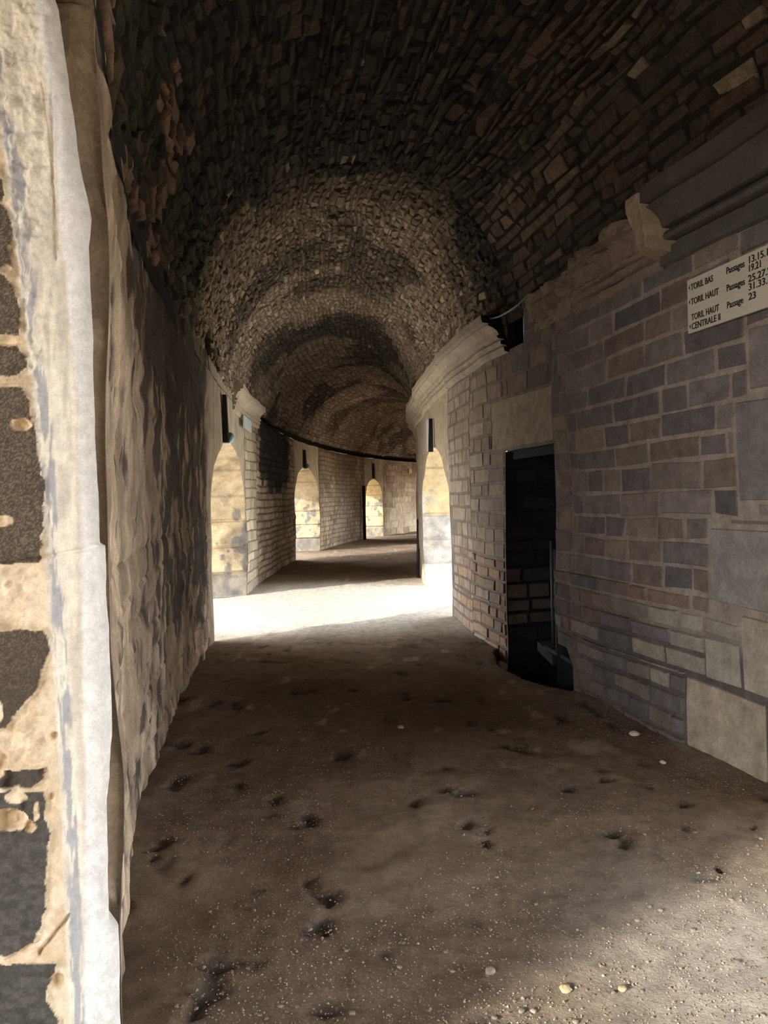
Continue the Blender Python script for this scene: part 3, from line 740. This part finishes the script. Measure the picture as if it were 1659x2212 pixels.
hh_ = (.17+.08*(fbm(U, V, 0, 8, 3, 173)-.5)+.1*(V-3.1)/.37)*np.clip(np.minimum(np.minimum(U-4.68, 4.86-U)/.03, (V-3.1)/.04), 0, 1)
b.grid(surf_right(U, V, hh_), np.array((.36, .29, .21))*(.7+.6*fbm(U, V, 0, 9, 3, 174))[..., None], True)
tag(b.build('broken_stone', M_CORN), 'pale broken stone end joining the dark cornice and the crumbling one', 'stone')

# ------------------------------------------------------------------ direction sign
def frame_right(y, z, off):
    s = float(slope(XR, y)); n = math.hypot(1, s)
    ex = Vector((-s/n*1.0, -1/n, 0))          # reading direction: towards the viewer
    ex = Vector((-s/n, -1/n, 0))
    nz = Vector((-1/n, s/n, 0))
    P = Vector((float(XR(y)), y, z))+nz*off
    ey = Vector((0, 0, 1)); ex = ey.cross(nz)
    return Matrix(((ex.x, ey.x, nz.x, P.x), (ex.y, ey.y, nz.y, P.y), (ex.z, ey.z, nz.z, P.z), (0, 0, 0, 1)))
Ms = frame_right(4.04, 2.72, .04)
SW, SH = 1.02, .325
root = empty('direction_sign', Ms.translation, 'cream direction sign with black lettering on the right-hand block wall', 'sign')
b = MB(); b.box(-SW/2, SW/2, -SH/2, SH/2, -.012, .004, (.6, .55, .45), Ms)
reparent(b.build('sign_plate', M_SIGN), root)
def serif():
    return None
def text(body, x, y, x1):
    cu = bpy.data.curves.new('t', 'FONT'); cu.body = body; cu.size = .054; cu.extrude = .0012; cu.offset = .0006
    cu.resolution_u = 3
    o = bpy.data.objects.new('lettering', cu); C.objects.link(o)
    bpy.context.view_layer.update()
    dg = bpy.context.evaluated_depsgraph_get(); me = bpy.data.meshes.new_from_object(o.evaluated_get(dg))
    C.objects.unlink(o); bpy.data.objects.remove(o)
    wx = max(v.co.x for v in me.vertices)
    me.transform(Ms @ Matrix.Translation((x, y, .0055)) @ Matrix.Diagonal(((x1-x)/wx, 1, 1, 1)))
    me.materials.clear(); me.materials.append(M_INK)
    q = bpy.data.objects.new('lettering', me); C.objects.link(q); reparent(q, root); return q
def arrow(x, y):
    b = MB(); V = [Ms @ Vector(p) for p in ((x, y, .006), (x+.014, y+.016, .006), (x+.014, y-.016, .006))]; b.raw(V, [(0, 2, 1)], (.01,)*3)
    reparent(b.build('arrow_mark', M_INK), root)
X0 = -SW/2
def row(f): return SH/2-f*SH-.021
for fr, w_, t_ in ((.15, .235, 'TORIL BAS'), (.42, .28, 'TORIL HAUT'), (.71, .28, 'TORIL HAUT'), (.88, .29, 'CENTRALE II')): text(t_, X0+.035, row(fr), X0+w_)
for fr in (.15, .42, .88): arrow(X0+.013, row(fr)+.021)
for fr, t_, e_ in ((.13, 'Passages', .49), (.43, 'Passages', .49), (.73, 'Passage', .475)): text(t_, X0+.345, row(fr), X0+e_)
for fr, t_, e_ in ((.11, '13.15.17', .70), (.25, '19.21', .61), (.42, '25.27.29', .71), (.56, '31.33.35', .71), (.72, '23', .57)): text(t_, X0+.515, row(fr), X0+e_)

# ------------------------------------------------------------------ small fittings
def frame_left(y, z, off):
    s = float(slope(XL, y)); n = math.hypot(1, s); nz = Vector((1/n, -s/n, 0)); P = Vector((float(XL(y)), y, z))+nz*off
    ey = Vector((0, 0, 1)); ex = ey.cross(nz)
    return Matrix(((ex.x, ey.x, nz.x, P.x), (ex.y, ey.y, nz.y, P.y), (ex.z, ey.z, nz.z, P.z), (0, 0, 0, 1)))
def wall_light(Mx, h, w, label, lens):
    r = empty('wall_light', Mx.translation, label, 'light', 'dark rods above the arches')
    b = MB(); w2 = w*1.35
    V = [(-w/2, h/2, 0), (w/2, h/2, 0), (w2/2, -h/2, 0), (-w2/2, -h/2, 0), (-w/2, h/2, .05), (w/2, h/2, .05), (w2/2, -h/2, .07), (-w2/2, -h/2, .07)]
    b.raw([Mx @ Vector(p) for p in V], [(4, 7, 6, 5), (0, 4, 5, 1), (1, 5, 6, 2), (2, 6, 7, 3), (3, 7, 4, 0), (0, 1, 2, 3)], (.05, .04, .03))
    reparent(b.build('rod', M_IRON), r)
    if lens:
        b = MB(); c = Mx @ Vector((lens*w*.9, -h/2+.07, .08)); n = 10; V = []; F = []
        for i in range(7):
            t = math.pi*i/6
            for k in range(n): V.append(c+Vector((math.sin(t)*math.cos(2*math.pi*k/n)*.055, math.sin(t)*math.sin(2*math.pi*k/n)*.055, math.cos(t)*.075)))
        for i in range(6):
            for k in range(n): F.append((i*n+k, i*n+(k+1) % n, (i+1)*n+(k+1) % n, (i+1)*n+k))
        b.raw(V, F, (.5, .7, .7)); reparent(b.build('lamp_cover', M_GLASS, None, True), r)
wall_light(frame_left(9.62, 2.66, .02), .62, .10, 'dark tapering rod with turquoise lamp above the first left arch', 1)
wall_light(frame_left(20.6, 2.70, .02), .52, .13, 'dark rod with small turquoise lamp above the second left arch', 1)
wall_light(frame_left(29.6, 2.66, .02), .60, .1, 'thin dark rod above the farthest yellow-lit arch', 0)
wall_light(frame_right(11.2, 2.52, .02), .50, .06, 'slim dark rod above the right-hand arch', 0)
b = MB(); Mx = frame_right(11.62, 2.56, .03); b.box(-.16, .16, -.24, .24, 0, .02, (.6, .6, .6), Mx)
tag(b.build('wall_plate', M_PLATE), 'narrow bright white plate beside the rod above the right-hand arch', 'plate')
b = MB(); Mx = frame_left(12.5, 2.88, .05); b.box(-.5, .5, -.1, .1, 0, .02, (.6, .65, .7), Mx)
tag(b.build('wall_sign', M_PLATE), 'small pale blue sign under the left cornice stub', 'sign')
b = MB(); Mx = frame_left(33.4, 2.75, .04); b.box(-.16, .16, -.1, .1, 0, .02, (.6, .65, .7), Mx)
tag(b.build('wall_sign', M_SIGN), 'tiny pale sign high on the farthest stretch of wall', 'sign')
def pipe(name, pts, r, m, label, cat, grp=None):
    b = MB(); b.tube(pts, r); o = b.build(name, m, None, True); tag(o, label, cat, grp); return o
xl = float(XL(28.2))
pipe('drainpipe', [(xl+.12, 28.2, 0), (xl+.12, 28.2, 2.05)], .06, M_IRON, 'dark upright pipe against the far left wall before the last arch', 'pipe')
xr = float(XR(15.2))
pipe('shade_strip', [(xr-.05, 14.6, 0), (xr-.03, 14.6, 1.15)], .03, M_IRON, 'dark upright strip standing in for shade at the foot of the right wall beyond the arch', 'shade')  # added rod that stands in for shade along the wall's edge
pipe('iron_pipe', [(1.568, 7.0, .16), (1.568, 7.0, 1.15)], .012, M_PIPE, 'left one of two thin grey pipes standing in the dark doorway', 'pipe')
pipe('iron_pipe', [(1.514, 6.62, .16), (1.514, 6.62, 1.1)], .010, M_PIPE, 'right one of two thin grey pipes standing in the dark doorway', 'pipe')
b = MB(); b.box(1.46, 1.60, 6.55, 7.2, .08, .17, (.03, .03, .032)); b.tube([(1.47, 6.9, .17), (1.50, 6.5, .19), (1.54, 6.16, .19)], .018, (.06, .06, .065), 8)
tag(b.build('stone_sill', M_CORN), 'narrow grey sill slanting over the dark pit at the doorway foot', 'sill')
cp = [surf_right(np.array(y), np.array(z), np.array(o))[()] for y, z, o in ((7.45, 3.37, .12), (7.2, 3.33, .14), (7.0, 3.33, .13), (6.85, 3.36, .10), (6.7, 3.42, .06))]
pipe('cable', cp, .009, M_CABLE, 'thin pale grey cable sagging across the dark niche beside the cornice end', 'cable')

# ------------------------------------------------------------------ loose stones
def pebble(name, c, r, seed, col):
    g = np.random.default_rng(seed); n, m = 9, 7; V = []; F = []
    for i in range(m):
        t = math.pi*i/(m-1)
        for k in range(n):
            a = 2*math.pi*k/n; d = Vector((math.sin(t)*math.cos(a), math.sin(t)*math.sin(a), math.cos(t)))
            q = 1+.35*(float(vn(d.x*1.7+seed, d.y*1.7, d.z*1.7, seed))-.5)*2
            V.append((d.x*r*q*1.2, d.y*r*q, d.z*r*q*.6))
    for i in range(m-1):
        for k in range(n): F.append((i*n+k, (i+1)*n+k, (i+1)*n+(k+1) % n, i*n+(k+1) % n))
    b = MB(); b.raw(V, F, col); o = b.build(name, M_PEB, None, True); o.location = c; o.rotation_euler = (0, 0, g.uniform(0, 6)); return o
def floor_z(x, y):
    return float((fbm(x, y, 0, 1.1, 3, 111)-.5)*.05+(fbm(x, y, 0, 6, 4, 112)-.5)*.026)
def at_floor(px, py):
    dx, dy = px-829.5, py-HY; a = dx*math.cos(ROLL)-dy*math.sin(ROLL); b_ = dx*math.sin(ROLL)+dy*math.cos(ROLL); d = FPX*EYE/b_
    return a/FPX*d, d
def put(px, py, r, label, grp=None, col=(.42, .36, .29)):
    x, y = at_floor(px, py); o = pebble('stone', (x, y, floor_z(x, y)+r*.3), r, int(px+py), col); tag(o, label, 'stone', grp); return o
put(1371, 1584, .03, 'largest pale stone by the foot of the right-hand wall', col=(.55, .5, .42))
put(1432, 1645, .018, 'small whitish stone near the corner of the big beige block', col=(.6, .56, .5))
put(1221, 2142, .019, 'yellowish rounded stone on the gravel at the bottom right', col=(.42, .34, .2))
put(1060, 2107, .017, 'pale angular stone on the dark dirt at the bottom middle', col=(.34, .29, .24))
put(1345, 2142, .014, 'small brown stone right of the yellowish rounded stone', col=(.42, .30, .2))
put(865, 1577, .022, 'flat pale stone lying in the middle of the dark floor', col=(.5, .45, .4))
proto = []
for k in range(6):
    o = pebble('pebble', (0, 0, -5), .012, 900+k, [(.22, .18, .14), (.27, .23, .18), (.18, .14, .11)][k % 3]); tag(o, 'small loose pebble scattered on the dirt floor', 'pebble', 'loose pebbles on the floor'); proto.append(o)
rg = np.random.default_rng(5); cnt = 0
while cnt < 130:
    px, py = rg.uniform(300, 1650), 1550+660*math.sqrt(rg.random())
    x, y = at_floor(px, py)
    if x < float(XL(y))+.08 or x > float(XR(y))-.06 or x < -.75: continue
    o = proto[cnt] if cnt < 6 else proto[cnt % 6].copy()
    if cnt >= 6: C.objects.link(o)
    s = rg.uniform(.25, .8); o.scale = (s, s, s); o.location = (x, y, floor_z(x, y)+.003*s); o.rotation_euler = (0, 0, rg.uniform(0, 6)); cnt += 1
# gravel: far too many grains to count
b = MB(); Ng = 60000
gy = 1.5+5.5*rg.random(Ng)**1.7; gx = rg.uniform(-1.4, 2.6, Ng)
ok = (gx > XL(gy)+.04) & (gx < XR(gy)-.03) & ~pit_mask(gx, gy)
dens = fbm(gx, gy, 0, 2.2, 3, 181)+.16*smooth(.2, 1.4, gx)*smooth(3.4, 2.4, gy)+.12*smooth(-.1, .1, gx-XR(gy)+.5)
ok &= dens > rg.uniform(.35, .72, Ng); gx, gy = gx[ok], gy[ok]; n = len(gx)
gr = rg.uniform(.0015, .005, n)*(1+.5*(rg.random(n) < .07))
gz = (fbm(gx, gy, 0, 1.1, 3, 111)-.5)*.05+(fbm(gx, gy, 0, 6, 4, 112)-.5)*.026
oct_ = np.array([(1, 0, 0), (0, 1, 0), (-1, 0, 0), (0, -1, 0), (0, 0, .8), (0, 0, -.6)])
V = oct_[None]*gr[:, None, None]*rg.uniform(.6, 1.3, (n, 6, 1)); an = rg.uniform(0, 6.3, n)
Vx = V[..., 0]*np.cos(an)[:, None]-V[..., 1]*np.sin(an)[:, None]; Vy = V[..., 0]*np.sin(an)[:, None]+V[..., 1]*np.cos(an)[:, None]
V = np.stack([Vx+gx[:, None], Vy+gy[:, None], V[..., 2]+gz[:, None]+gr[:, None]*.3], -1).reshape(-1, 3)
F = (np.array([(0, 1, 4), (1, 2, 4), (2, 3, 4), (3, 0, 4)])[None]+(np.arange(n)*6)[:, None, None]).reshape(-1, 3)
cols = np.array([(.26, .21, .16), (.22, .17, .125), (.33, .29, .24), (.20, .14, .10)])[rg.integers(0, 4, n)]
b.v.append(V); b.c.append(np.repeat(cols, 6, 0)); b.f.append(('raw', F.tolist())); b.n += len(V)
g = b.build('gravel', M_PEB); g['kind'] = 'stuff'; g['label'] = 'fine loose gravel strewn over the dirt floor'; g['category'] = 'gravel'
